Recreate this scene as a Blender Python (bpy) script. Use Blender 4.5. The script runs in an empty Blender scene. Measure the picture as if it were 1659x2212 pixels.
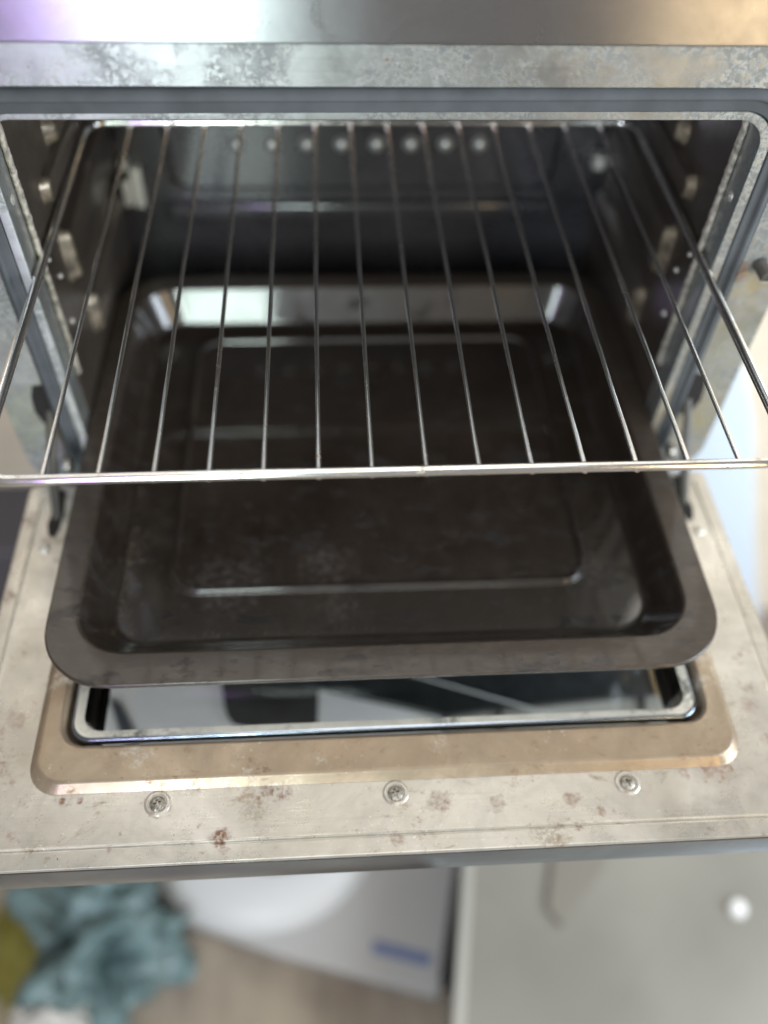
import bpy, bmesh, math, random
from mathutils import Vector, Matrix, noise
random.seed(7)
S = bpy.context.scene
C = S.collection
R = math.radians

# ------------------------------------------------------------ camera, world, lamps, exposure
cd = bpy.data.cameras.new("camera"); cam = bpy.data.objects.new("camera", cd); C.objects.link(cam)
cam.location = (-0.0323, -0.2907, 0.3319)
cam.rotation_euler = (R(38.6438), R(-1.6672), R(-3.2139))
cd.sensor_fit = 'HORIZONTAL'; cd.sensor_width = 36.0
cd.lens = 1872.43 / 1659 * 36
cd.clip_start = 0.01; cd.clip_end = 50
cd.dof.use_dof = True; cd.dof.focus_distance = 0.487; cd.dof.aperture_fstop = 2.4; cd.dof.aperture_blades = 0
S.camera = cam
W = bpy.data.worlds.new("World"); S.world = W; W.use_nodes = True
bg = W.node_tree.nodes["Background"]; bg.inputs[0].default_value = (0.80, 0.78, 0.76, 1); bg.inputs[1].default_value = 0.23
S.view_settings.view_transform = 'Standard'; S.view_settings.look = 'None'
S.view_settings.exposure = 0.20; S.view_settings.gamma = 1.0
S.cycles.use_denoising = True
S.cycles.max_bounces = 10; S.cycles.glossy_bounces = 6; S.cycles.transparent_max_bounces = 8
S.cycles.sample_clamp_indirect = 6.0

def area(name, loc, target, sx, sy, power, col):
    l = bpy.data.lights.new(name, 'AREA'); l.shape = 'RECTANGLE'; l.size = sx; l.size_y = sy
    l.energy = power; l.color = col
    o = bpy.data.objects.new(name, l); C.objects.link(o); o.location = loc
    d = Vector(target) - Vector(loc); o.rotation_euler = d.to_track_quat('-Z', 'Y').to_euler()
    return o
area('window_light', (-0.30, -1.25, 0.36), (-0.05, 0.1, 0.0), 0.24, 1.00, 12.0, (0.83, 1.0, 0.93))
area('violet_lamp', (-0.51, -1.25, 0.36), (-0.05, 0.1, 0.0), 0.11, 1.00, 3.6, (0.66, 0.40, 1.0))
area('warm_lamp', (0.80, -1.25, 0.34), (0.1, 0.1, 0.0), 0.22, 1.0, 5.0, (1.0, 0.72, 0.38))
area('rear_fill_light', (0.0, 0.47, 0.74), (0.0, -1.0, 0.60), 1.1, 0.90, 5.4, (1.0, 0.97, 0.93))  # unseen panel light added behind the oven to brighten wires and door
area('overhead_fill_light', (0.1, -0.30, 1.9), (0.0, -0.05, -0.1), 1.0, 0.6, 6.5, (1.0, 0.97, 0.91))  # unseen overhead light added to lift the door and front wires
area('side_daylight', (1.35, -0.45, 0.25), (0.5, 0.4, -0.5), 0.7, 0.9, 26.0, (0.80, 0.90, 1.0))

# ------------------------------------------------------------ materials
def mat(name):
    m = bpy.data.materials.new(name); m.use_nodes = True
    return m, m.node_tree.nodes, m.node_tree.links, m.node_tree.nodes["Principled BSDF"]
def N(nt, t, **k):
    n = nt.new(t)
    for a, v in k.items(): setattr(n, a, v)
    return n
def simple(name, col, rough=.5, metal=0.0, coat=0.0, bump=0.0, bscale=200, spec=.5, var=0.0, vscale=20):
    m, nt, lk, p = mat(name)
    p.inputs['Base Color'].default_value = (*col, 1); p.inputs['Roughness'].default_value = rough
    p.inputs['Metallic'].default_value = metal; p.inputs['Coat Weight'].default_value = coat
    p.inputs['Specular IOR Level'].default_value = spec
    tc = N(nt, 'ShaderNodeTexCoord')
    if bump:
        n = N(nt, 'ShaderNodeTexNoise'); n.inputs['Scale'].default_value = bscale; n.inputs['Detail'].default_value = 6
        b = N(nt, 'ShaderNodeBump'); b.inputs['Strength'].default_value = bump; b.inputs['Distance'].default_value = .001
        lk.new(tc.outputs['Object'], n.inputs['Vector']); lk.new(n.outputs['Fac'], b.inputs['Height']); lk.new(b.outputs[0], p.inputs['Normal'])
    if var:
        n = N(nt, 'ShaderNodeTexNoise'); n.inputs['Scale'].default_value = vscale; n.inputs['Detail'].default_value = 8
        r = N(nt, 'ShaderNodeValToRGB'); r.color_ramp.elements[0].position = .35; r.color_ramp.elements[1].position = .65
        r.color_ramp.elements[0].color = (*[c * (1 - var) for c in col], 1); r.color_ramp.elements[1].color = (*[min(1, c * (1 + var)) for c in col], 1)
        lk.new(tc.outputs['Object'], n.inputs['Vector']); lk.new(n.outputs['Fac'], r.inputs[0]); lk.new(r.outputs[0], p.inputs['Base Color'])
    return m

class G:
    """small node-graph helper"""
    def __init__(s, name):
        s.m, s.nt, s.lk, s.p = mat(name); s.tc = N(s.nt, 'ShaderNodeTexCoord')
        s.geo = s.tc.outputs['Object']
    def mapping(s, scale=(1, 1, 1), loc=(0, 0, 0)):
        n = N(s.nt, 'ShaderNodeMapping'); n.inputs['Scale'].default_value = scale; n.inputs['Location'].default_value = loc
        s.lk.new(s.geo, n.inputs['Vector']); return n.outputs[0]
    def noise(s, scale, detail=6, rough=.6, vec=None, dist=0.0):
        n = N(s.nt, 'ShaderNodeTexNoise'); n.inputs['Scale'].default_value = scale; n.inputs['Detail'].default_value = detail
        n.inputs['Roughness'].default_value = rough; n.inputs['Distortion'].default_value = dist
        s.lk.new(vec or s.geo, n.inputs['Vector']); return n.outputs['Fac']
    def ramp(s, v, a, b, lo=0.0, hi=1.0):
        n = N(s.nt, 'ShaderNodeMapRange'); n.clamp = True
        for i, x in zip((1, 2, 3, 4), (a, b, lo, hi)): n.inputs[i].default_value = x
        s.lk.new(v, n.inputs[0]); return n.outputs[0]
    def math(s, op, a, b=None):
        n = N(s.nt, 'ShaderNodeMath'); n.operation = op
        for i, x in ((0, a), (1, b)):
            if x is None: continue
            if isinstance(x, (int, float)): n.inputs[i].default_value = x
            else: s.lk.new(x, n.inputs[i])
        return n.outputs[0]
    def mix(s, f, a, b, blend='MIX'):
        n = N(s.nt, 'ShaderNodeMix'); n.data_type = 'RGBA'; n.blend_type = blend
        for i, x in ((0, f), (6, a), (7, b)):
            if isinstance(x, (int, float)): n.inputs[i].default_value = x
            elif isinstance(x, tuple): n.inputs[i].default_value = (*x, 1)
            else: s.lk.new(x, n.inputs[i])
        return n.outputs[2]
    def spot(s, pos, rad, soft=1.0):
        n = N(s.nt, 'ShaderNodeVectorMath'); n.operation = 'DISTANCE'
        nz = N(s.nt, 'ShaderNodeTexNoise'); nz.inputs['Scale'].default_value = 150; nz.inputs['Detail'].default_value = 5
        s.lk.new(s.geo, nz.inputs['Vector'])
        vm = N(s.nt, 'ShaderNodeVectorMath'); vm.operation = 'MULTIPLY_ADD'
        s.lk.new(nz.outputs['Color'], vm.inputs[0]); vm.inputs[1].default_value = (rad * 2.4, rad * 2.4, rad * 2.4); s.lk.new(s.geo, vm.inputs[2])
        s.lk.new(vm.outputs[0], n.inputs[0]); n.inputs[1].default_value = [c + rad * 1.2 for c in pos]
        return s.ramp(n.outputs['Value'], rad * (1 - soft * .5), rad, 1.0, 0.0)
    def bump(s, h, strength, dist=.0005, normal=None):
        b = N(s.nt, 'ShaderNodeBump'); b.inputs['Strength'].default_value = strength; b.inputs['Distance'].default_value = dist
        s.lk.new(h, b.inputs['Height'])
        if normal: s.lk.new(normal, b.inputs['Normal'])
        return b.outputs[0]
    def out(s, col=None, rough=None, metal=None, normal=None):
        for k, v in (('Base Color', col), ('Roughness', rough), ('Metallic', metal), ('Normal', normal)):
            if v is None: continue
            if isinstance(v, (int, float)): s.p.inputs[k].default_value = v
            elif isinstance(v, tuple): s.p.inputs[k].default_value = (*v, 1)
            else: s.lk.new(v, s.p.inputs[k])
        return s.m

def stained(name, base, dark, mottle, rust_amt=.5, mottle_amt=.5, rough=.34, metal=.55, streak=(3, 60, 60), fsc=420, aniso=0.0, blot=1.0, blotc=(.30, .235, .165), rust_spots=(), crust=()):
    g = G(name)
    big = g.ramp(g.noise(9, 8, .65, dist=.6), .35, .68)
    col = g.mix(big, base, dark)
    cloud = g.ramp(g.noise(26, 10, .7, dist=.8), .45, .62)
    col = g.mix(g.math('MULTIPLY', cloud, .6), col, tuple(c * .66 for c in base))
    # speckled mottling, only inside larger patches
    patch = g.ramp(g.noise(17, 5, .6, vec=g.mapping((1, 1, 1), (3, 1, 7))), .56 - .14 * mottle_amt, .63 - .10 * mottle_amt)
    fine = g.ramp(g.noise(fsc, 10, .78, dist=.4), .47, .51)
    mt = g.math('MULTIPLY', patch, fine)
    col = g.mix(g.math('MULTIPLY', mt, .85), col, mottle)
    # soft brown-grey blotches of several sizes
    for sc_, th, am, lo in ((38, .58, .45, (2, 6, 1)), (95, .60, .5, (7, 1, 3)), (210, .63, .55, (4, 4, 9))):
        b_ = g.ramp(g.noise(sc_, 9, .78, vec=g.mapping((1, 1.25, 1), lo), dist=.5), th, th + .07)
        b_ = g.math('MULTIPLY', b_, g.ramp(g.noise(sc_ * 6, 5, .8), .38, .58, .25, 1))
        col = g.mix(g.math('MULTIPLY', b_, am * blot), col, blotc)
    # long fine wiping scratches
    sc1 = g.ramp(g.noise(1, 3, .6, vec=g.mapping((9, 420, 420), (1, 2, 3))), .60, .68)
    col = g.mix(g.math('MULTIPLY', sc1, .16), col, (.30, .26, .22))
    # pale flecks
    fleck = g.math('MULTIPLY', g.ramp(g.noise(300, 6, .7, vec=g.mapping((1, 1, 1), (9, 4, 2))), .62, .66), g.ramp(g.noise(12, 4, .6, vec=g.mapping((1, 1, 1), (5, 5, 5))), .5, .6))
    col = g.mix(g.math('MULTIPLY', fleck, .7), col, (.78, .77, .72))
    # brown grease stains
    br = g.math('MULTIPLY', g.ramp(g.noise(22, 7, .7, vec=g.mapping((1, 1, 1), (1, 8, 3))), .60 - .05 * rust_amt, .70 - .05 * rust_amt),
                g.ramp(g.noise(260, 7, .75, vec=g.mapping((1, 1, 1), (2, 2, 2))), .47, .56))
    rc = g.math('MULTIPLY', br, .9 * min(1, rust_amt + .25))
    for pos, rad, a in rust_spots:
        sp = g.math('MULTIPLY', g.spot(pos, rad), g.ramp(g.noise(380, 6, .7), .42, .55, .35, 1))
        rc = g.math('MAXIMUM', rc, g.math('MULTIPLY', sp, a))
    col = g.mix(rc, col, (.19, .085, .038))
    for pos, rad, c, a in crust:
        sp = g.math('MULTIPLY', g.spot(pos, rad), g.ramp(g.noise(130, 8, .75), .40, .62, .15, 1))
        col = g.mix(g.math('MULTIPLY', sp, a), col, c)
    if aniso:
        tan = N(g.nt, 'ShaderNodeCombineXYZ'); tan.inputs[2].default_value = 1
        g.p.inputs['Anisotropic'].default_value = aniso; g.lk.new(tan.outputs[0], g.p.inputs['Tangent'])
    sp_ = g.math('MULTIPLY', g.ramp(g.noise(520, 3, .5, vec=g.mapping((1, 1, 1), (3, 9, 1))), .70, .73), g.ramp(g.noise(11, 5, .6, vec=g.mapping((1, 1, 1), (8, 2, 1))), .42, .6, .15, 1))
    col = g.mix(g.math('MULTIPLY', sp_, .85), col, (.16, .085, .045))
    line = g.noise(1, 4, .6, vec=g.mapping(tuple(s * 14 for s in streak)))
    h = g.math('ADD', g.math('MULTIPLY', rc, .5), g.math('MULTIPLY', line, .6))
    h = g.math('ADD', h, g.math('ADD', g.math('MULTIPLY', mt, -.4), g.math('MULTIPLY', g.noise(60, 6), .5)))
    rr = g.math('ADD', g.ramp(g.noise(30, 8, .7), .3, .7, rough - .08, rough + .16), g.math('MULTIPLY', rc, .35))
    me = g.math('MULTIPLY', g.math('SUBTRACT', 1.0, g.math('MAXIMUM', rc, g.math('MULTIPLY', mt, .5))), metal)
    return g.out(col, rr, me, g.bump(h, .30, .0003))

M = {}
M['door'] = stained('stained_steel_door', (.67, .645, .585), (.47, .435, .375), (.38, .33, .26), .8, -.5, rough=.28, metal=.6, blot=1.7, blotc=(.25, .175, .105),
    rust_spots=[((-.103, -.121, -.178), .007, 1.0), ((-.1, -.128, -.178), .004, .7), ((-.197, -.0955, -.177), .003, 1), ((-.186, -.0955, -.177), .0025, 1),
                ((.105, -.108, -.178), .006, .65), ((.2, -.094, -.178), .008, .7), ((.178, -.094, -.178), .006, .6), ((.06, -.108, -.178), .007, .5), ((.105, -.124, -.178), .004, .7), ((.0, -.126, -.178), .005, .5), ((.192, -.0945, -.178), .006, .8), ((.206, -.0935, -.178), .005, .8), ((-.141, -.107, -.178), .004, .5), ((.122, -.116, -.178), .004, .7), ((-.222, -.115, -.178), .004, .5), ((-.165, -.124, -.178), .0025, .9), ((.232, -.05, -.178), .007, .6), ((.238, -.075, -.178), .006, .6), ((-.235, -.04, -.178), .009, .4), ((.025, -.107, -.178), .008, .5)])
M['panel'] = stained('heat_tanned_steel', (.44, .355, .26), (.27, .20, .135), (.60, .56, .49), .8, -.1, rough=.33, metal=.55, blot=1.9, blotc=(.20, .125, .07))
M['frame'] = stained('mottled_front_steel', (.56, .585, .58), (.43, .455, .455), (.20, .22, .22), .12, .8, rough=.34, metal=.8, fsc=270, aniso=.75, blot=.5, blotc=(.33, .33, .32),
    rust_spots=[((.0005, .166, .131), .0016, 1), ((-.236, .166, -.13), .016, .6), ((.232, .166, .0), .007, .8), ((.236, .166, -.005), .006, .7)],
    crust=[((.246, .166, -.01), .016, (.50, .42, .20), .8), ((.248, .166, -.06), .045, (.36, .37, .29), .9), ((.245, .166, -.13), .04, (.42, .38, .24), .9),
           ((-.25, .166, -.06), .05, (.52, .55, .50), .7), ((-.245, .166, -.12), .045, (.40, .44, .33), .9), ((.13, .166, .13), .07, (.36, .37, .37), .6)])
def enamel(name, col, rough=.26, grain=.25, burnt=0.0, coat=.5, crough=.045):
    g = G(name)
    v = g.ramp(g.noise(14, 8, .65), .35, .7)
    c = g.mix(v, col, tuple(x * 1.5 + .004 for x in col))
    dust = g.math('MULTIPLY', g.ramp(g.noise(700, 3, .6), .70, .74), .35)
    if burnt:
        sm = g.math('MULTIPLY', g.ramp(g.noise(1, 9, .75, vec=g.mapping((34, 12, 20)), dist=1.2), .50, .70), g.ramp(g.noise(9, 4, .5), .42, .6))
        c = g.mix(g.math('MULTIPLY', sm, .55), c, (.050, .038, .027))
        for pos, rad, a in (((-.105, .045, -.168), .030, .55), ((-.035, .062, -.168), .022, .5), ((-.03, .025, -.168), .016, .4), ((.155, .05, -.168), .022, .4)):
            hz = g.math('MULTIPLY', g.spot(pos, rad, 2.0), g.ramp(g.noise(210, 8, .75), .42, .62))
            c = g.mix(g.math('MULTIPLY', hz, a), c, (.16, .15, .15))
    c = g.mix(dust, c, (.35, .32, .28))
    nrm = g.bump(g.noise(240, 6, .6), grain, .0004)
    if burnt:      # the flat rim is scoured: browner, its gloss mostly gone
        sx = N(g.nt, 'ShaderNodeSeparateXYZ'); g.lk.new(g.geo, sx.inputs[0])
        rimm = g.ramp(sx.outputs[2], -.1400, -.1384)
        c = g.mix(rimm, c, (.040, .029, .021)); c = g.mix(g.math('MULTIPLY', g.ramp(g.noise(55, 9, .8, vec=g.mapping((1, 3, 1))), .5, .62), g.math('MULTIPLY', rimm, .5)), c, (.075, .062, .05))
        g.lk.new(g.ramp(rimm, 0, 1, coat, coat * .22), g.p.inputs['Coat Weight'])
    if burnt:
        b = g.math('MULTIPLY', g.ramp(g.noise(30, 6, .7, vec=g.mapping((1, 2.2, 1), (.2, .1, .5))), .55, .66), g.ramp(g.noise(260, 8, .8), .44, .56))
        c = g.mix(g.math('MULTIPLY', b, burnt), c, (.012, .010, .009))
        nrm = g.bump(b, .8, .0007, nrm)
    rr = g.ramp(g.noise(40, 8, .7), .3, .75, rough - .07, rough + .18)
    g.p.inputs['Coat Weight'].default_value = coat; g.p.inputs['Coat Roughness'].default_value = crough; g.p.inputs['Coat IOR'].default_value = 1.6
    g.lk.new(g.bump(g.noise(160, 4, .5), grain * .2, .0003), g.p.inputs['Coat Normal'])
    return g.out(c, rr, 0.0, nrm)
M['tray'] = enamel('black_tray_enamel', (.0140, .0088, .0054), .38, .35, .8, 1.0)
M['liner'] = enamel('brown_black_oven_enamel', (.040, .032, .025), .34, .35, 0, .45, .20)
M['lit_end'] = simple('lit_ridge_end', (.27, .225, .165), .34, metal=.55, bump=.6, bscale=260, var=.5, vscale=90)  # lighter tan paints the front light caught by the ridge ends
M['bumpy'] = simple('polished_vent_bump', (.46, .48, .46), .36, metal=.6)
M['liner_top'] = simple('dark_oven_roof', (.010, .009, .008), .55, bump=.4)  # unseen roof kept darker so the rear wires pick up less light
M['liner_back'] = enamel('back_wall_enamel', (.026, .025, .027), .26, .12, 0, 1.0, .11)
def brushed(name, col, rough, aniso, sc):
    g = G(name)
    l = g.noise(1, 5, .65, vec=g.mapping(sc))
    smear = g.ramp(g.noise(28, 7, .65, dist=1.0), .35, .7)
    c = g.mix(smear, col, tuple(x * .8 for x in col))
    tan = N(g.nt, 'ShaderNodeCombineXYZ'); tan.inputs[2 if sc[2] > 2000 else 0].default_value = 1
    g.p.inputs['Anisotropic'].default_value = aniso
    g.lk.new(tan.outputs[0], g.p.inputs['Tangent'])
    return g.out(c, g.ramp(smear, 0, 1, rough - .04, rough + .08), 1.0, g.bump(l, .18, .0002))
M['brushed'] = brushed('brushed_stainless_steel', (.55, .56, .60), .31, 1.0, (18, 900, 2200))
M['edge'] = brushed('satin_steel_edge', (.36, .42, .50), .17, .3, (18, 1500, 1500))
def chrome():
    g = G('worn_chrome')
    t = g.ramp(g.noise(120, 4, .6), .56, .8)
    return g.out(g.mix(t, (.95, .93, .90), (.50, .42, .33)), g.ramp(t, 0, 1, .14, .42), .95, g.bump(g.noise(300, 3), .05, .0001))
M['chrome'] = chrome()
M['gasket'] = simple('grey_rubber', (.085, .094, .102), .7, spec=.2, bump=.25, bscale=120, var=.15, vscale=40)
M['mirror'] = simple('reflective_glass', (.80, .83, .84), .015, metal=1.0)
M['blackglass'] = simple('black_glass', (.012, .013, .014), .05, spec=.6)
M['silver'] = stained('peeling_silver_paint', (.74, .72, .64), (.62, .60, .52), (.10, .11, .10), .45, .35, rough=.33, metal=.3, fsc=120)
def glass():
    m, nt, lk, p = mat('clear_glass')
    nt.remove(p); o = nt['Material Output']
    f = N(nt, 'ShaderNodeFresnel'); f.inputs[0].default_value = 1.5
    t = N(nt, 'ShaderNodeBsdfTransparent'); t.inputs[0].default_value = (.988, .992, .99, 1)
    g = N(nt, 'ShaderNodeBsdfGlossy'); g.inputs['Roughness'].default_value = .01
    x = N(nt, 'ShaderNodeMixShader'); lk.new(f.outputs[0], x.inputs[0]); lk.new(t.outputs[0], x.inputs[1]); lk.new(g.outputs[0], x.inputs[2]); lk.new(x.outputs[0], o.inputs[0])
    return m
M['glass'] = glass()
M['screw'] = simple('dull_screw_steel', (.38, .36, .32), .34, metal=.9, bump=.5, bscale=900, var=.4, vscale=500)
M['hole'] = simple('shade_black', (.010, .009, .009), .7)  # black that paints in the shade of slots, gaps and recesses
M['pin'] = simple('dark_rubber_pin', (.07, .065, .055), .45, bump=.3, bscale=300)
M['rivet'] = simple('pale_rivet', (.72, .70, .64), .35, metal=.5, bump=.3, bscale=600)
M['crust'] = simple('crusty_sealant', (.36, .33, .28), .6, bump=1.0, bscale=500, var=.45, vscale=260)
M['casing'] = simple('casing_steel', (.30, .30, .31), .4, metal=.7)

# ------------------------------------------------------------ mesh helpers
def link(name, me, m=None, parent=None, smooth=True, ang=40):
    if smooth:
        for p in me.polygons: p.use_smooth = True
        me.set_sharp_from_angle(angle=R(ang))
    o = bpy.data.objects.new(name, me); C.objects.link(o)
    if m: me.materials.append(m)
    if parent: o.parent = parent
    return o
def tag(o, label=None, cat=None, group=None, kind=None):
    if label: o['label'] = label
    if cat: o['category'] = cat
    if group: o['group'] = group
    if kind: o['kind'] = kind
    return o
def rr(x0, x1, y0, y1, r, n=8):
    pts = []
    if not isinstance(r, (tuple, list)): r = (r,) * 4      # (x1y1, x0y1, x0y0, x1y0)
    for (cx, cy, a0, q) in ((x1 - r[0], y1 - r[0], 0, r[0]), (x0 + r[1], y1 - r[1], 90, r[1]), (x0 + r[2], y0 + r[2], 180, r[2]), (x1 - r[3], y0 + r[3], 270, r[3])):
        for i in range(n + 1):
            a = R(a0 + 90 * i / n); pts.append((cx + q * math.cos(a), cy + q * math.sin(a)))
    return pts
def loft(name, loops, m, parent=None, plane='z', cap=(False, True), ang=40, solid=0.0, sub=1):
    """loops: [(points2d, height)], bridged in order. plane 'z' = horizontal, 'y' = standing (height is y)"""
    V, F = [], []
    n = len(loops[0][0])
    for pts, h in loops:
        for a, b in pts: V.append((a, b, h) if plane == 'z' else (a, h, b))
    for k in range(len(loops) - 1):
        for i in range(n):
            j = (i + 1) % n
            F.append((k * n + i, k * n + j, (k + 1) * n + j, (k + 1) * n + i))
    if cap[0]: F.append(tuple(range(n))[::-1])
    if cap[1]: F.append(tuple((len(loops) - 1) * n + i for i in range(n)))
    me = bpy.data.meshes.new(name); me.from_pydata(V, [], F); me.validate(); me.update()
    bm = bmesh.new(); bm.from_mesh(me); bmesh.ops.recalc_face_normals(bm, faces=bm.faces); bm.to_mesh(me); bm.free()
    o = link(name, me, m, parent, ang=ang)
    wn = o.modifiers.new('weighted', 'WEIGHTED_NORMAL'); wn.keep_sharp = True; wn.weight = 80
    if solid:
        md = o.modifiers.new('solid', 'SOLIDIFY'); md.thickness = solid; md.offset = -1
    return o
def bxm(bm, x0, x1, y0, y1, z0, z1):
    vs = [bm.verts.new((x, y, z)) for x in (x0, x1) for y in (y0, y1) for z in (z0, z1)]
    for f in ((0, 1, 3, 2), (4, 6, 7, 5), (0, 4, 5, 1), (2, 3, 7, 6), (0, 2, 6, 4), (1, 5, 7, 3)): bm.faces.new([vs[i] for i in f])
    return vs
def fin(name, bm, m, parent=None, bevel=0.0, seg=2, ang=40):
    bmesh.ops.recalc_face_normals(bm, faces=bm.faces)
    me = bpy.data.meshes.new(name); bm.to_mesh(me); bm.free()
    o = link(name, me, m, parent, ang=ang)
    if bevel:
        md = o.modifiers.new('bevel', 'BEVEL'); md.width = bevel; md.segments = seg; md.limit_method = 'ANGLE'
    return o
def box(name, x0, x1, y0, y1, z0, z1, m, parent=None, bevel=0.0, seg=2):
    bm = bmesh.new(); bxm(bm, x0, x1, y0, y1, z0, z1); return fin(name, bm, m, parent, bevel, seg)
def tube_bm(bm, pts, r, n=12, closed=False, rfun=None):
    pts = [Vector(p) for p in pts]; L = len(pts); rings = []
    up = Vector((0, 0, 1))
    for i, p in enumerate(pts):
        a = pts[(i - 1) % L] if (closed or i) else p; b = pts[(i + 1) % L] if (closed or i < L - 1) else p
        t = (b - a).normalized()
        u = up.cross(t); u = u.normalized() if u.length > 1e-4 else Vector((1, 0, 0)); v = t.cross(u)
        rad = rfun(i) if rfun else r
        rings.append([bm.verts.new(p + u * math.cos(2 * math.pi * k / n) * rad + v * math.sin(2 * math.pi * k / n) * rad) for k in range(n)])
    for i in range(L if closed else L - 1):
        A, B = rings[i], rings[(i + 1) % L]
        for k in range(n): bm.faces.new((A[k], A[(k + 1) % n], B[(k + 1) % n], B[k]))
    if not closed:
        bm.faces.new(rings[0][::-1]); bm.faces.new(rings[-1])
def tube(name, pts, r, m, parent=None, n=12, closed=False):
    bm = bmesh.new(); tube_bm(bm, pts, r, n, closed); return fin(name, bm, m, parent, ang=60)
def lathe(name, prof, m, parent, loc, axis='z', n=24):
    bm = bmesh.new(); rings = []
    for r_, h in prof:
        rings.append([bm.verts.new((r_ * math.cos(2 * math.pi * k / n), r_ * math.sin(2 * math.pi * k / n), h)) for k in range(n)] if r_ > 1e-6 else [bm.verts.new((0, 0, h))])
    for A, B in zip(rings, rings[1:]):
        for k in range(n):
            q = [A[k % len(A)], A[(k + 1) % len(A)], B[(k + 1) % len(B)], B[k % len(B)]]; u = []
            for v in q:
                if v not in u: u.append(v)
            if len(u) > 2: bm.faces.new(u)
    o = fin(name, bm, m, parent, ang=50); o.location = loc
    if axis == '-y': o.rotation_euler = (R(90), 0, 0)
    if axis == 'x': o.rotation_euler = (0, R(90), 0)
    if axis == '-x': o.rotation_euler = (0, R(-90), 0)
    return o
def prism(name, pts, z0, z1, m, parent=None, bevel=0.0, axis='z'):
    bm = bmesh.new()
    f = (lambda a, b, h: (a, b, h)) if axis == 'z' else (lambda a, b, h: (a, h, b))
    A = [bm.verts.new(f(a, b, z0)) for a, b in pts]; B = [bm.verts.new(f(a, b, z1)) for a, b in pts]
    bm.faces.new(A[::-1]); bm.faces.new(B)
    for i in range(len(pts)): j = (i + 1) % len(pts); bm.faces.new((A[i], A[j], B[j], B[i]))
    return fin(name, bm, m, parent, bevel)
def empty(name, loc=(0, 0, 0)):
    o = bpy.data.objects.new(name, None); C.objects.link(o); o.location = loc; o.empty_display_size = .02; return o

# ------------------------------------------------------------ the room round the oven
FZ = -1.0
def floor_mat():
    g = G('worn_wood_floor')
    l = g.noise(1, 6, .6, vec=g.mapping((30, 4, 1)))
    w = g.noise(3, 4, .5)
    c = g.mix(g.ramp(l, .35, .65), (.29, .235, .185), (.155, .12, .10)); c = g.mix(g.ramp(w, .45, .6), c, (.40, .34, .26))
    return g.out(c, .5, 0.0, g.bump(l, .2))
bm = bmesh.new(); bxm(bm, -4, 4, -3, 3, FZ - .05, FZ)
tag(fin('floor', bm, floor_mat()), 'brown wood floor far below the oven door', 'floor', kind='structure')
bm = bmesh.new(); bxm(bm, -4, 4, .52, .60, FZ, 2.2)
tag(fin('kitchen_wall', bm, simple('grey_beige_wall', (.72, .62, .49), .6, bump=.2, bscale=60, var=.06)), 'pale grey beige wall behind the oven', 'wall', kind='structure')

# ------------------------------------------------------------ the oven
YO = .1659
oven = empty('oven', (0, YO, -.21))
tag(oven, 'old stainless steel oven with its stained drop-down door wide open', 'oven')
OI = Matrix.Translation((0, -YO, .21))
def own(o):                       # keep world place while parented to the oven's base
    o.parent = oven; o.matrix_parent_inverse = OI; return o
def rim(hx, zt, zb, r): return rr(-hx, hx, zb, zt, r, 10)
# front frame: from the inside of the lip outwards
fr = [(rim(.2148, .0972, -.1745, .0155), YO + .0210), (rim(.2140, .0980, -.1755, .0165), YO + .0015), (rim(.2145, .0985, -.1760, .017), YO + .0003), (rim(.2152, .0992, -.1765, .0175), YO),
      (rim(.2200, .1030, -.1795, .022), YO), (rim(.2207, .1036, -.1800, .0225), YO + .0008), (rim(.2212, .1040, -.1805, .023), YO + .005),
      (rim(.2315, .1155, -.1900, .031), YO + .005), (rim(.2318, .1159, -.1903, .0312), YO + .0003), (rim(.2325, .1166, -.1906, .032), YO - .0004),
      (rr(-.2632, .2632, -.199, .1376, (.004, .004, .034, .034), 10), YO - .0004), (rr(-.264, .264, -.200, .1384, (.0045, .0045, .035, .035), 10), YO + .0008), (rr(-.264, .264, -.200, .1384, (.0045, .0045, .035, .035), 10), YO + .022)]
front = own(loft('front_frame', fr, M['frame'], plane='y', cap=(False, False)))
front['label'] = 'mottled greenish steel front frame with rust and crust spots'
def slot_pts(s):
    return [(s * .2285, -.0885), (s * .2390, -.0900), (s * .2425, -.1000), (s * .2440, -.1150), (s * .2400, -.1290), (s * .2335, -.1300), (s * .2320, -.1100)]
for s in (-1, 1):
    p = slot_pts(s)
    if s < 0: p = p[::-1]
    h = own(prism('hinge_slot_shade', p, YO - .0008, YO + .004, M['hole'], axis='y'))  # solid black patch set proud, painting the shade of an open slot
# gasket: double lip rubber ring
g0 = []
for hx, zt, zb, r, y in ((.2206, .1035, -.1752, .0225, .0030), (.2209, .1038, -.1753, .0228, -.0002), (.2216, .1045, -.176, .0235, -.0009), (.2262, .1096, -.180, .0275, -.0006), (.2266, .1101, -.1802, .0277, -.0016),
                         (.2274, .1110, -.181, .028, -.0030), (.2290, .1128, -.182, .029, -.0032), (.2316, .1156, -.185, .0315, -.0004), (.2322, .1161, -.1858, .032, .0030)):
    pts = rim(hx, zt, zb - .0048, r)
    w = []
    for i, (a, b) in enumerate(pts):
        k = noise.noise(Vector((a * 25, b * 25, 3))) * .0007
        # the seal sags where it turns the upper left corner
        dip = -.0028 * max(0, 1 - abs(a + .215) / .07) if b > .06 else 0
        w.append((a + k, b + k + dip))
    g0.append((w, YO + y))
gk = own(loft('door_seal', g0, M['gasket'], plane='y', cap=(False, False), ang=70)); gk['label'] = 'dark grey rubber door seal around the opening'
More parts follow.
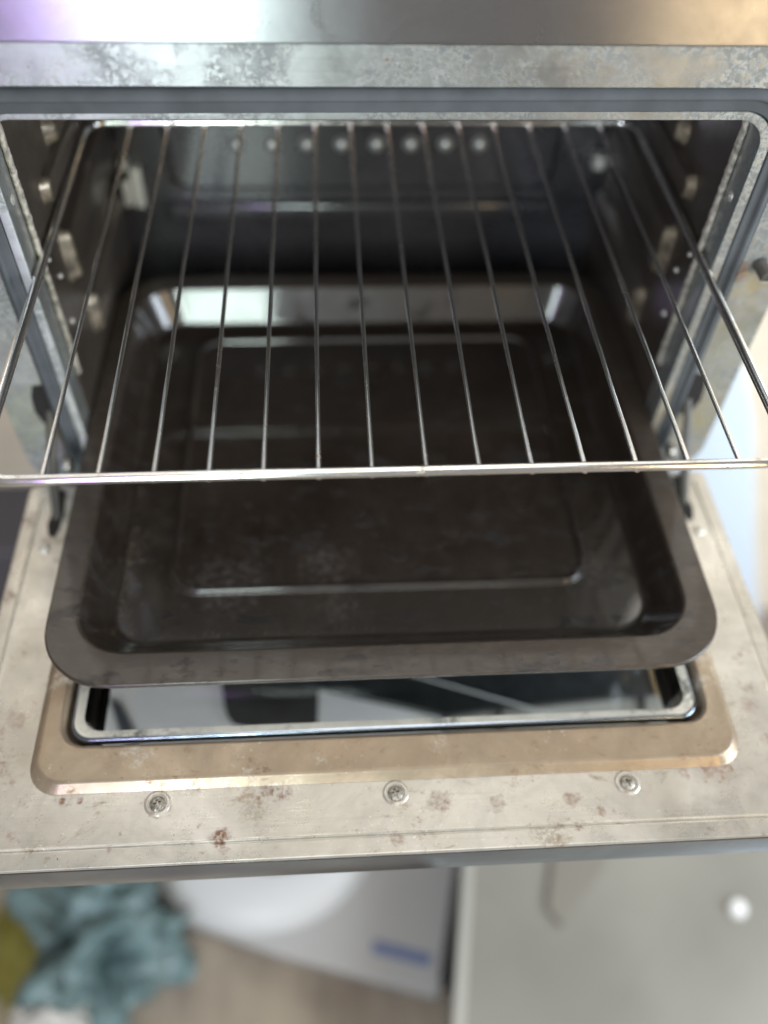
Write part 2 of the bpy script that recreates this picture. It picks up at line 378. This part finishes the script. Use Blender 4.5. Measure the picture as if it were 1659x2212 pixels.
# control panel (brushed steel) above, with a dark seam under it
own(box('seam_shade_strip', -.263, .263, YO - .0006, YO + .02, .1378, .1404, M['hole']))
cp = [(rr(-.266, .266, .1402, .176, .003, 6), YO + .02), (rr(-.266, .266, .1402, .176, .003, 6), YO - .0055), (rr(-.2655, .2655, .1407, .1755, .003, 6), YO - .0066), (rr(-.2645, .2645, .1416, .1746, .003, 6), YO - .007)]
o = own(loft('control_panel', cp, M['brushed'], plane='y', cap=(True, True))); o['label'] = 'brushed steel fascia above the oven opening'
own(box('hob_top', -.266, .266, YO + .0202, .47, .166, .176, M['brushed'], bevel=.002))
for s in (-1, 1):
    own(box('side_casing', s * .264 if s < 0 else .2625, -.2625 if s < 0 else .264, YO + .0222, .468, -.205, .1658, M['casing']))
own(box('base_panel', -.262, .262, YO + .03, .466, -.206, -.2045, M['casing']))
own(box('rear_casing', -.262, .262, .4662, .4675, -.204, .1656, M['casing']))
# cavity liner
YS = .187
def wall_mesh(s):
    bm = bmesh.new(); X0, X1 = s * .2150, s * .2118
    prof = [(X1, YS), (X1, YS + .004)]
    return bm
ZF, ZC, YB = -.1770, .1010, .410
for s in (-1, 1):
    own(box('side_wall', *sorted((s * .2136, s * .2185)), YS, YB + .004, ZF - .003, ZC + .003, M['liner'], bevel=.0006))
    # punched guide ridges, with sloped front ends facing the room
    for (z0, z1, y0) in ((.0295, .0490, .2600), (.0095, .0285, .2235), (-.0550, -.0130, .2290), (-.1160, -.0800, .2480), (.0640, .0830, .2600)):
        xa, xb, e = s * .2137, s * .2062, .0042
        if z0 == .0095: xb = s * .2078; e = .003
        V, F = [], []
        LP = [(0, xa, .0075), (e * .35, xa + (xb - xa) * .30, .0070), (e * .75, xa + (xb - xa) * .85, .0060), (e * 1.15, xb, .0050)]
        for ins, xx, r_ in LP:
            for a, b in rr(y0 + ins * 1.6, YB - .008 - ins, z0 + ins * .8, z1 - ins * .8, min(r_, (z1 - z0) * .38), 6): V.append((xx, a, b))
        n_ = len(V) // 4
        for k in range(3):
            for i in range(n_): F.append((k * n_ + i, k * n_ + (i + 1) % n_, (k + 1) * n_ + (i + 1) % n_, (k + 1) * n_ + i))
        F.append(tuple(3 * n_ + i for i in range(n_)))
        me = bpy.data.meshes.new('guide_ridge'); me.from_pydata(V, [], F); bm = bmesh.new(); bm.from_mesh(me); bmesh.ops.recalc_face_normals(bm, faces=bm.faces); bm.to_mesh(me); bm.free()
        o = own(link('guide_ridge', me, M['liner'], ang=60)); me.materials.append(M['lit_end'])
        for f in me.polygons:
            if f.center.y < y0 + .0085 and len(f.vertices) == 4: f.material_index = 1  # front slopes get the lighter colour, as if lit from the room
    # crusty step where the flange meets the liner
    bm = bmesh.new(); prev = None
    for i in range(140):
        z = .0962 - i * .0014
        n1 = noise.noise(Vector((i * .33, s * 4, 1))); n2 = noise.noise(Vector((i * .6, s * 7, 5))); n3 = noise.noise(Vector((i * .21, s * 9, 8)))
        xi = s * (.2114 + .0006 * n1); xo = s * (.2142 + .0003 * n2); y = YS - .0006 + .0005 * n3
        row = [bm.verts.new(p) for p in ((xo, y + .002, z), (xo, y, z), ((xo + xi) / 2, y - .0005 + .0004 * n2, z), (xi, y + .0003, z), (xi, y + .0035, z))]
        if prev:
            for k in range(4): bm.faces.new((prev[k], prev[k + 1], row[k + 1], row[k]))
        prev = row
    own(fin('sealant_bead', bm, M['crust'], ang=70))
    # flange between lip and liner
    own(box('flange', *sorted((s * .2151, s * .2170)), YO + .006, YS - .001, ZF, .092, M['liner']))
    # rivets
    lathe_prof = [(.0008, -.0002), (.0010, .0009), (.0020, .0013), (.0030, .0010), (.0034, 0)]
    o = lathe('rivet', lathe_prof, M['rivet'], None, (s * .2150, .1775, .0450), '-x' if s > 0 else 'x'); own(o)
    for (y, z, q) in ((.2000, -.0120, .6), (.2117, -.0330, .7), (.2080, -.0680, .8), (.3860, -.060, 1.1)):
        o = lathe('rivet', [(a * q, b * 1.3) for a, b in [(0, .0016), (.0016, .0013), (.0028, .0006), (.0030, 0)]], M['rivet'], None, (s * .2135, y, z), '-x' if s > 0 else 'x', 14); own(o)
own(box('oven_ceiling', -.2184, .2184, YO + .012, YB + .004, ZC, ZC + .002, M['liner_top']))
own(box('oven_floor', -.2184, .2184, YO + .012, YB + .004, ZF - .002, ZF, M['liner']))
# back wall with pressed panel, ledge and vent bumps
bl = [(rr(-.2180, .2180, ZF, ZC, .002, 8), YB), (rr(-.1675, .1700, -.0890, .0960, .018, 8), YB), (rr(-.1655, .1680, -.0872, .0940, .017, 8), YB - .0012), (rr(-.1625, .1650, -.0845, .0910, .015, 8), YB - .0048), (rr(-.1600, .1625, -.0825, .0890, .014, 8), YB - .0055)]
o = own(loft('back_wall', bl, M['liner_back'], plane='y')); o['label'] = 'dark rear wall with a pressed raised panel'
bm = bmesh.new()
own(fin('rear_ledge', (bxm(bm, -.170, .172, YB - .0075, YB + .0005, -.1165, -.0990), bm)[1], M['liner_back'], bevel=.003, seg=3))
for k in range(8):
    o = lathe('vent_bump', [(0, .0060), (.0034, .0050), (.0060, .0026), (.0074, 0)], M['bumpy'], None, (-.1053 + k * .0292, YB - .0054, -.0440), '-y', 18); own(o)
# bracket of the thermostat bulb at the left rear, a clip at the right rear
bm = bmesh.new(); bxm(bm, -.2050, -.1985, YB - .016, YB - .001, -.0950, -.0720); bxm(bm, -.1975, -.1890, YB - .010, YB - .001, -.1000, -.0640); bxm(bm, -.2050, -.1985, YB - .012, YB - .001, -.0640, -.0560)
own(fin('thermostat_bracket', bm, M['rivet'], bevel=.0008))
own(box('rear_clip', .1990, .2080, YB - .014, YB - .001, -.0640, -.0520, M['rivet'], bevel=.001))
# rubber stop pin at the right of the frame
o = own(lathe('stop_pin', [(.0052, 0), (.0052, .0004), (.0045, .0016), (.0042, .0105), (.0039, .0118), (.0033, .0122), (.0030, .0114), (0, .0112)], M['pin'], None, (.2445, YO - .0004, .0045), '-y', 28))
o.rotation_euler = (R(90 + 12), 0, R(6))
own(box('pin_slit', .2425, .2475, YO - .0128, YO - .0120, -.0009, -.0004, M['rivet']))
# hinge arms dropping from frame slots to the door
for s in (-1, 1):
    bm = bmesh.new()
    tube_bm(bm, [(s * .2345, YO + .006, -.112), (s * .2345, YO - .010, -.126), (s * .2355, YO - .022, -.146), (s * .2365, YO - .035, -.163), (s * .2370, YO - .047, -.178), (s * .2375, YO - .052, -.190)], .0028, 8, rfun=lambda i: (.003, .0034, .0038, .0038, .0034, .003)[i])
    o = own(fin('hinge_arm', bm, M['pin']))
    own(lathe('hinge_roller', [(0, .004), (.0055, .004), (.0062, .003), (.0062, 0), (0, 0)], M['screw'], None, (s * .2255 - .002, YO - .020, -.150), 'x', 20))
    own(box('leg', s * .24 - .012, s * .24 + .012, .20, .224, FZ, -.2062, M['casing']))
    own(box('leg', s * .24 - .012, s * .24 + .012, .43, .454, FZ, -.2062, M['casing']))

# ---- door
ZD = -.1783
Y0, Y1 = -.1350, .1500
def dr(i, z, r): return (rr(-.2620 + i, .2620 - i, Y0 + i, Y1 - i, max(r - i, .0008), 8), ZD + z)
dl = [dr(.0004, -.0028, .006), dr(.0003, -.0010, .006), dr(.0009, -.0002, .006), dr(.0018, 0, .007),
      dr(.0100, 0, .009), dr(.0104, -.0010, .009), dr(.0114, -.0012, .009), dr(.0120, -.0004, .009), dr(.0124, .0003, .009), dr(.0136, 0, .009)]
PX, PY0, PY1 = .2185, -.0915, .1060
dl += [(rr(-PX, PX, PY0, PY1, .019, 8), ZD), (rr(-PX + .004, PX - .004, PY0 + .004, PY1 - .004, .018, 8), ZD - .0004)]
door = own(loft('oven_door', dl, M['door'], cap=(False, False)))
door['label'] = 'open drop-down door with beige grease-stained inner sheet'
DI = (OI @ Matrix.Identity(4))
def dchild(o, lab=None):
    o.parent = door; o.matrix_parent_inverse = OI @ Matrix.Translation((0, 0, 0)) if False else Matrix.Identity(4)
    if lab: o['label'] = lab
    return o
def pr(i, z, r=.019): return (rr(-PX + i, PX - i, PY0 + i, PY1 - i, r - i * .4, 8), ZD + z)
WX, WY0, WY1 = .2010, -.0628, .0800
def wr(i, z, r=.0145): return (rr(-WX + i, WX - i, WY0 + i, WY1 - i, r - i * .6, 8), ZD + z)
pl = [pr(-.0003, .0003), pr(.0004, .0008), pr(.0034, .0050), pr(.0040, .0056), pr(.0050, .0060), pr(.0062, .0061), wr(-.0040, .0061, .0165), wr(-.0022, .0057), wr(-.0010, .0046), wr(-.0002, .0020), wr(.0004, -.0030), wr(.0024, -.0052)]
dchild(loft('raised_panel', pl, M['panel'], cap=(False, False)), 'raised tan rim pressed around the door window')
# glass pane, painted ring, mirror coating, black strip
def gr(i, z, r=.0130): return (rr(-.1985 + i, .1985 - i, -.0604 + i, .0775 - i, r - i * .5, 8), ZD + z)
dchild(loft('glass_edge', [gr(0, -.0018), gr(0, .0020), gr(.0004, .0028), gr(.0012, .0034), gr(.0024, .0036)], M['edge'], cap=(False, False)), 'bevelled bright edge of the window')
ring = [gr(.0024, .0036), (rr(-.1906, .1906, -.0538, .0700, .0110, 8), ZD + .0036)]
dchild(loft('painted_border', ring, M['silver'], cap=(False, False)), 'peeling silver painted border of the window')
dchild(loft('inner_glass', [gr(.0030, .0032), gr(.0030, .0002)], M['glass'], cap=(True, True)), 'clear inner pane of the door window')
# screws with dished seat and cross recess
def screw(x, y):
    seat = dchild(lathe('screw_seat', [(.0078, .0001), (.0068, .0009), (.0058, .0008), (.0052, -.0003), (.0040, -.0010)], M['door'], None, (x, y, ZD), 'z', 28))
    bm = bmesh.new(); n = 24; rings = []
    for r_, h in ((.0050, -.0004), (.0047, .0004), (.0040, .0009), (.0030, .0012)):
        rings.append([bm.verts.new((x + r_ * math.cos(2 * math.pi * k / n), y + r_ * math.sin(2 * math.pi * k / n), ZD + h)) for k in range(n)])
    for A, B in zip(rings, rings[1:]):
        for k in range(n): bm.faces.new((A[k], A[(k + 1) % n], B[(k + 1) % n], B[k]))
    # cross recess cut down inside the top
    a0 = random.uniform(.2, .6); top = rings[-1]; cr = []
    for k in range(n):
        th = 2 * math.pi * k / n; c = abs(math.cos(2 * (th - a0)))
        cr.append(.0009 + .0017 * max(0, c) ** 3)
    up = [bm.verts.new((x + cr[k] * math.cos(2 * math.pi * k / n), y + cr[k] * math.sin(2 * math.pi * k / n), ZD + .0013)) for k in range(n)]
    lo = [bm.verts.new((x + cr[k] * .72 * math.cos(2 * math.pi * k / n), y + cr[k] * .72 * math.sin(2 * math.pi * k / n), ZD - .0006)) for k in range(n)]
    for A, B in ((top, up), (up, lo)):
        for k in range(n): bm.faces.new((A[k], A[(k + 1) % n], B[(k + 1) % n], B[k]))
    f = bm.faces.new(lo)
    o = dchild(fin('screw', bm, M['screw'], ang=30)); o.data.materials.append(M['hole'])
    for p in o.data.polygons:
        if p.center.z < ZD + .0006 and (p.center.x - x) ** 2 + (p.center.y - y) ** 2 < .0020 ** 2: p.material_index = 1
for x, l in ((-.1405, 'screw near the left of the door edge'), (.0003, 'screw in the middle of the door edge'), (.1417, 'screw near the right of the door edge')): screw(x, -.0995)
for s in (-1, 1):
    dchild(lathe('rivet', [(0, .0012), (.0010, .0011), (.0012, .0020), (.0030, .0018), (.0042, .0008), (.0044, 0)], M['rivet'], None, (s * .2410, .0903, ZD), 'z', 22))
    p = [(s * .2352, .1000), (s * .2400, .1020), (s * .2425, .1120), (s * .2400, .1290), (s * .2470, .1450), (s * .2350, .1450), (s * .2325, .1250), (s * .2330, .1080)]
    dchild(prism('hinge_opening_shade', p[::-1] if s > 0 else p, ZD - .004, ZD + .0006, M['hole']))  # black patch painting the shade inside the opening
# door outer skin below
dchild(loft('steel_edge', [dr(.012, -.0345, .006), dr(.0030, -.0345, .007), dr(.0008, -.0330, .007), dr(0, -.0300, .007), dr(-.0004, -.018, .007), dr(0, -.0042, .007), dr(.0004, -.0034, .007), dr(.0016, -.0032, .007)], M['edge'], cap=(False, False), ang=25), 'satin steel edge around the door')
dchild(loft('outer_skin', [dr(.004, -.0346, .006), (rr(-.190, .1905, -.062, .082, .012, 8), ZD - .0346), (rr(-.190, .1905, -.062, .082, .012, 8), ZD - .0330)], M['casing'], cap=(False, False)), 'steel outer skin on the underside')
dchild(loft('inner_well', [wr(.0024, -.0052), wr(.0015, -.0200), wr(.0022, -.0325)], M['hole'], cap=(False, False)))
dchild(box('outer_glass', -.1930, .1935, -.0640, .0830, ZD - .0320, ZD - .0290, M['glass'], bevel=.0005), 'clear outer pane of the door window')
dchild(box('black_border', -.1925, -.1862, -.0630, .0820, ZD - .0288, ZD - .0284, M['blackglass']), 'black printed strip on the left of the outer pane')

# ------------------------------------------------------------ wire rack
rack = empty('wire_rack', (0, 0, 0))
tag(rack, 'chrome wire oven rack pulled out above the black tray', 'rack')
def rpath(hx, y0, y1, r, z=0.0, n=8):
    return [(a, b, z) for a, b in rr(-hx, hx, y0, y1, r, n)]
fp = []
base = rpath(.2100, 0, .3560, .017, 0, 8)
for i in range(len(base)):                       # refine long runs so the bars stay slightly uneven
    a = Vector(base[i]); b = Vector(base[(i + 1) % len(base)]); n = max(1, int((b - a).length / .02))
    for k in range(n):
        p = a.lerp(b, k / n); q = noise.noise_vector(p * 9) * .0004; fp.append(p + Vector((q.x, q.y, q.z)))
tube('frame', fp, .00280, M['chrome'], rack, 16, True)
for k in range(14):
    x = -.1782 + k * .0277 + random.uniform(-.0003, .0003); b = random.uniform(-.0005, .0005)
    pts = [(x + b * math.sin(math.pi * t / 12), -.0001 + (.3562) * t / 12, -.0030 + .0003 * math.sin(3 * t + k)) for t in range(13)]
    bm = bmesh.new(); rr_ = [1.28, 1.0] + [1.0] * 9 + [1.0, 1.28]
    pts.insert(1, (pts[0][0], .0030, pts[0][2])); rr_.insert(1, 1.12)
    tube_bm(bm, pts, .00128, 12, rfun=lambda i: .00128 * rr_[i])
    fin('wire', bm, M['chrome'], rack, ang=60)

# ------------------------------------------------------------ baking tray
ZP = -.1376
TY0, TY1 = -.0425, .3520
def tr(x, y0, y1, z, r): return (rr(-x, x, y0, y1, r, 12), ZP + z)
tl = [tr(.2116, TY0 + .001, TY1 - .001, -.0050, .043), tr(.2127, TY0 - .0002, TY1, -.0038, .044), tr(.2130, TY0 - .0004, TY1, -.0016, .044), tr(.2126, TY0, TY1, -.0004, .0438), tr(.2116, TY0 + .001, TY1 - .001, 0, .043),
      tr(.1960, -.0222, .3382, -.0004, .034), tr(.1945, -.0207, .3367, -.0008, .0325), tr(.1935, -.0196, .3357, -.0022, .0318), tr(.1925, -.0185, .3349, -.0050, .031),
      tr(.1835, -.0030, .3256, -.0262, .026), tr(.1822, -.0008, .3246, -.0288, .0250), tr(.1800, .0020, .3226, -.0301, .0235), tr(.1775, .0048, .3200, -.0304, .022),
      tr(.1470, .0385, .3040, -.0304, .021), tr(.1460, .0395, .3030, -.0297, .0205), tr(.1450, .0405, .3020, -.0276, .020), tr(.1438, .0417, .3008, -.0270, .0195), tr(.1426, .0429, .2996, -.0276, .019), tr(.1416, .0439, .2986, -.0297, .0185), tr(.1406, .0449, .2976, -.0304, .018)]
tray = loft('baking_tray', tl, M['tray'], cap=(False, True), ang=50, solid=.0009)
tag(tray, 'deep black enamel baking tray sitting on the open oven door', 'baking tray')

bm = bmesh.new()
for i in range(420):
    if i < 260: x = -.178 + abs(random.gauss(0, .006)); y = random.uniform(.01, .10) ** 1.0
    elif i < 330: x = random.gauss(-.10, .05); y = .006 + abs(random.gauss(0, .003))
    else: x = random.uniform(-.17, .17); y = random.uniform(.01, .3)
    r_ = random.uniform(.0002, .00065) * (1 if i < 330 else .7)
    z = ZP - .0302 + (.003 if x < -.178 else 0)
    m4 = Matrix.Translation((x, y, z)) @ Matrix.Rotation(random.random() * 6, 4, 'Z') @ Matrix.Diagonal((r_ * random.uniform(.7, 1.6), r_, r_ * random.uniform(.4, .9), 1))
    bmesh.ops.create_icosphere(bm, subdivisions=1, radius=1, matrix=m4)
o = fin('crumbs', bm, simple('burnt_crumbs', (.10, .075, .05), .4, var=.6, vscale=300), tray); o['kind'] = 'stuff'; o['label'] = 'burnt crumbs along the inner left side of the tray'

# ------------------------------------------------------------ blurred things below and around
def blob(name, c, s, seed, m, rough=.35, fr=3.0, sub=5, parent=None):
    bm = bmesh.new(); bmesh.ops.create_icosphere(bm, subdivisions=sub, radius=1)
    for v in bm.verts:
        p = v.co.copy(); n1 = noise.noise(p * fr * .5 + Vector((seed, 0, 0))); n2 = 1 - 1.6 * abs(noise.noise(p * fr + Vector((0, seed, 0))))
        k = 1 + rough * n1 + rough * .8 * (n2 - .7)
        v.co = Vector((c[0] + p.x * k * s[0], c[1] + p.y * k * s[1], max(FZ, c[2] + p.z * k * s[2])))
    return fin(name, bm, m, parent, ang=80)
teal = blob('plastic_bag', (-.360, -.005, FZ + .06), (.096, .078, .085), 3.1, simple('teal_cloth', (.14, .21, .215), .35, var=.2, vscale=14), .8, 3.4)
tag(teal, 'crumpled teal bag on the floor below the left of the oven door', 'bag')
ol = blob('yellow_cloth', (-.462, .018, FZ + .02), (.050, .085, .035), 8.2, simple('olive_cloth', (.22, .19, .035), .7), .3, 3)
tag(ol, 'olive yellow cloth partly hidden behind the teal bag', 'cloth')
wc = blob('white_cloth', (-.405, -.080, FZ + .03), (.058, .032, .065), 5.5, simple('white_cloth', (.60, .58, .54), .7), .3, 3)
tag(wc, 'small white cloth on the floor in front of the teal bag', 'cloth')
WPL = simple('white_plastic', (.64, .64, .64), .4)
wb = prism('cardboard_box', [(-.335, .10), (-.251, .027), (-.123, -.020), (.089, -.080), (.146, .07), (.146, .16), (-.335, .16)], FZ, FZ + .035, simple('pale_grey_box', (.47, .46, .45), .5), bevel=.004)
tag(wb, 'pale grey flat box with a blue stripe lying on the floor under the white basin', 'box')
st = prism('blue_stripe', [(.006, -.008), (.086, -.031), (.080, -.045), (.004, -.024)], FZ + .0352, FZ + .0362, simple('blue_print', (.16, .20, .36), .5), wb)
ba = [(.166, .0352), (.170, .040), (.164, .052), (.140, .064), (.10, .072), (.05, .076), (0, .077)]
o = lathe('washing_bowl', ba, WPL, None, (-.150, .150, FZ), 'z', 48); o.scale = (1.0, .86, 1)
tag(o, 'white plastic bowl turned upside down on the pale box', 'bowl')
o = blob('grey_sponge', (-.115, .100, FZ + .088), (.060, .026, .018), 1.5, simple('grey_sponge', (.19, .20, .22), .8), .1, 3, 4)
tag(o, 'grey sponge lying on top of the white bowl', 'sponge')
cab = empty('grey_cabinet', (.30, -.05, FZ))
tag(cab, 'glossy grey low cabinet on the floor at the right below the door', 'cabinet')
gm = simple('glossy_grey_green', (.25, .24, .21), .3, var=.12, vscale=5)
b1 = prism('cabinet_top', [(.158, .20), (.098, -.133), (.085, -.40), (.80, -.40), (.80, .20)], FZ + .02, FZ + .17, gm, bevel=.006); b1.parent = cab; b1.matrix_parent_inverse = Matrix.Translation((-.30, .05, -FZ))
b2 = prism('cabinet_edge', [(.150, .20), (.090, -.133), (.080, -.40), (.094, -.40), (.104, -.133), (.164, .20)], FZ + .1702, FZ + .176, simple('pale_edge', (.42, .41, .37), .4), bevel=.002); b2.parent = cab; b2.matrix_parent_inverse = b1.matrix_parent_inverse
b3 = prism('plinth', [(.17, .19), (.11, -.133), (.10, -.39), (.79, -.39), (.79, .19)], FZ, FZ + .0198, M['hole']); b3.parent = cab; b3.matrix_parent_inverse = b1.matrix_parent_inverse
o = prism('folded_strap', [(.262, .12), (.318, .12), (.309, .035), (.238, -.036), (.222, -.012)], FZ + .1705, FZ + .178, simple('beige_strap', (.215, .20, .165), .7), bevel=.002)
tag(o, 'beige strap lying on the grey cabinet just below the door edge', 'strap')
o = prism('gap_shade_strip', [(.168, .16), (.116, -.066), (.098, -.069), (.092, -.06), (.148, .16)], FZ, FZ + .06, simple('black_gap', (.02, .02, .022), .5), bevel=.001)  # black strip stands in for the shaded gap beside the cabinet
tag(o, 'narrow black strip painting the shaded gap between the pale box and the grey cabinet', 'board')
glint = lathe('lamp_glint', [(0, .012), (.008, .011), (.011, .006), (.011, 0)], simple('painted_glint_white', (.93, .93, .92), .2), None, (.465, -.025, FZ + .1704)); glint.parent = cab; glint.matrix_parent_inverse = b1.matrix_parent_inverse  # white disc stands in for a lamp's reflection on the glossy cabinet
# right and left of the oven
o = prism('white_board', [(.36, -.35), (.462, -.35), (.526, -.4765), (.6235, -.7355), (.73, -1.0), (.36, -1.0)], .488, .5195, simple('white_laminate', (.72, .82, .95), .4), bevel=.002, axis='y')
tag(o, 'bright white board leaning on the wall right of the oven', 'board')
o = box('dark_cabinet', -1.1, -.36, .40, .5195, FZ, -.600, simple('dark_purple_laminate', (.085, .08, .095), .45), bevel=.004)
tag(o, 'dark cabinet standing against the wall left of the oven', 'cabinet')
# pull-out shelf under the door with things on it, seen through the glass of the door
SZ = -.330
dw = empty('storage_drawer', (0, YO, SZ - .012)); tag(dw, 'white storage drawer pulled out under the door, seen through its glass', 'drawer')
DWI = Matrix.Translation((0, -YO, -SZ + .012))
def dpart(o): o.parent = dw; o.matrix_parent_inverse = DWI; return o
dpart(box('drawer_floor', -.285, .255, -.045, .30, SZ - .012, SZ, simple('white_drawer_paint', (.90, .93, .95), .35, var=.07, vscale=14), bevel=.001))
dpart(box('drawer_front', -.287, .257, -.052, -.0455, SZ - .020, SZ + .006, simple('white_drawer_front', (.7, .73, .76), .35), bevel=.001))
for x_ in (-.2885, .2555): dpart(box('drawer_side', x_, x_ + .003, -.045, .30, SZ - .012, SZ + .006, M['casing']))
o = prism('black_case', [(-.1333, .16), (-.1333, .0722), (-.1266, .0377), (-.1238, .0273), (-.1177, .019), (-.0895, .011), (-.0504, .0121), (-.0479, .0732), (-.0479, .16)], SZ + .0003, SZ + .003, simple('matt_black_case', (.040, .040, .042), .5, var=.4, vscale=20), bevel=.0008)
tag(o, 'thin matt black case in the drawer under the door glass', 'case')
o = prism('grey_mat', [(.070, -.040), (.250, -.040), (.250, .20), (.0, .20), (.0, .06), (.055, .016)], SZ + .0003, SZ + .0022, simple('grey_beige_mat', (.36, .355, .32), .6, var=.25, vscale=24), bevel=.0005)
tag(o, 'grey beige mat in the right of the drawer under the door glass', 'mat')
g = G('dark_slate'); n_ = g.ramp(g.noise(60, 8, .8), .4, .72)
o = prism('dark_slab', [(-.1059, .0668), (-.0825, .055), (.055, .016), (.0801, .019), (.2411, .0289), (.248, .031), (.248, .19), (-.105, .19)], SZ + .0035, SZ + .010, g.out(g.mix(n_, (.009, .013, .015), (.040, .048, .052)), .3, 0.0), bevel=.0008)
tag(o, 'dark speckled slab with a pale cord across it, seen through the door glass', 'slab')
bm = bmesh.new()
tube_bm(bm, [(.0190 + (.152 - .019) * t / 29, .0572 - (.0572 - .0085) * t / 29 + .0005 * noise.noise(Vector((t * .9, 1, 1))), SZ + .0109) for t in range(30)], .0009, 8)
o = fin('pale_cord', bm, simple('pale_string', (.62, .66, .66), .7), ang=60); tag(o, 'thin pale cord lying diagonally across the dark slab', 'cord')
o = prism('dark_strip', [(-.2214, .0468), (-.211, .0422), (-.1905, .0052), (-.2041, .0058)], SZ + .0003, SZ + .002, simple('dark_blue_grey', (.07, .085, .10), .5), bevel=.0004)
tag(o, 'short dark strip in the left of the drawer under the door glass', 'strip')
o = prism('wooden_block', [(.2305, .070), (.2425, .070), (.2407, .0267), (.2316, .0249)], SZ + .0102, SZ + .014, simple('tan_wood', (.40, .28, .13), .5), bevel=.0005)
tag(o, 'small tan block on the right end of the dark slab', 'block')
for q, (xa, xb) in enumerate(((.0544, .053), (.1012, .0987), (.2229, .2165))):
    o = tube('wire_reflection', [(xa, .034, SZ + .0042), (xb, -.004, SZ + .0042)], .0017, M['hole'])  # dark bars stand in for rack wires mirrored in the door glass
    tag(o, 'painted dark rack-wire reflection on the grey beige mat, ' + ('leftmost of three', 'middle of three', 'rightmost of three')[q], 'reflection', 'painted wire reflections on the grey beige mat')
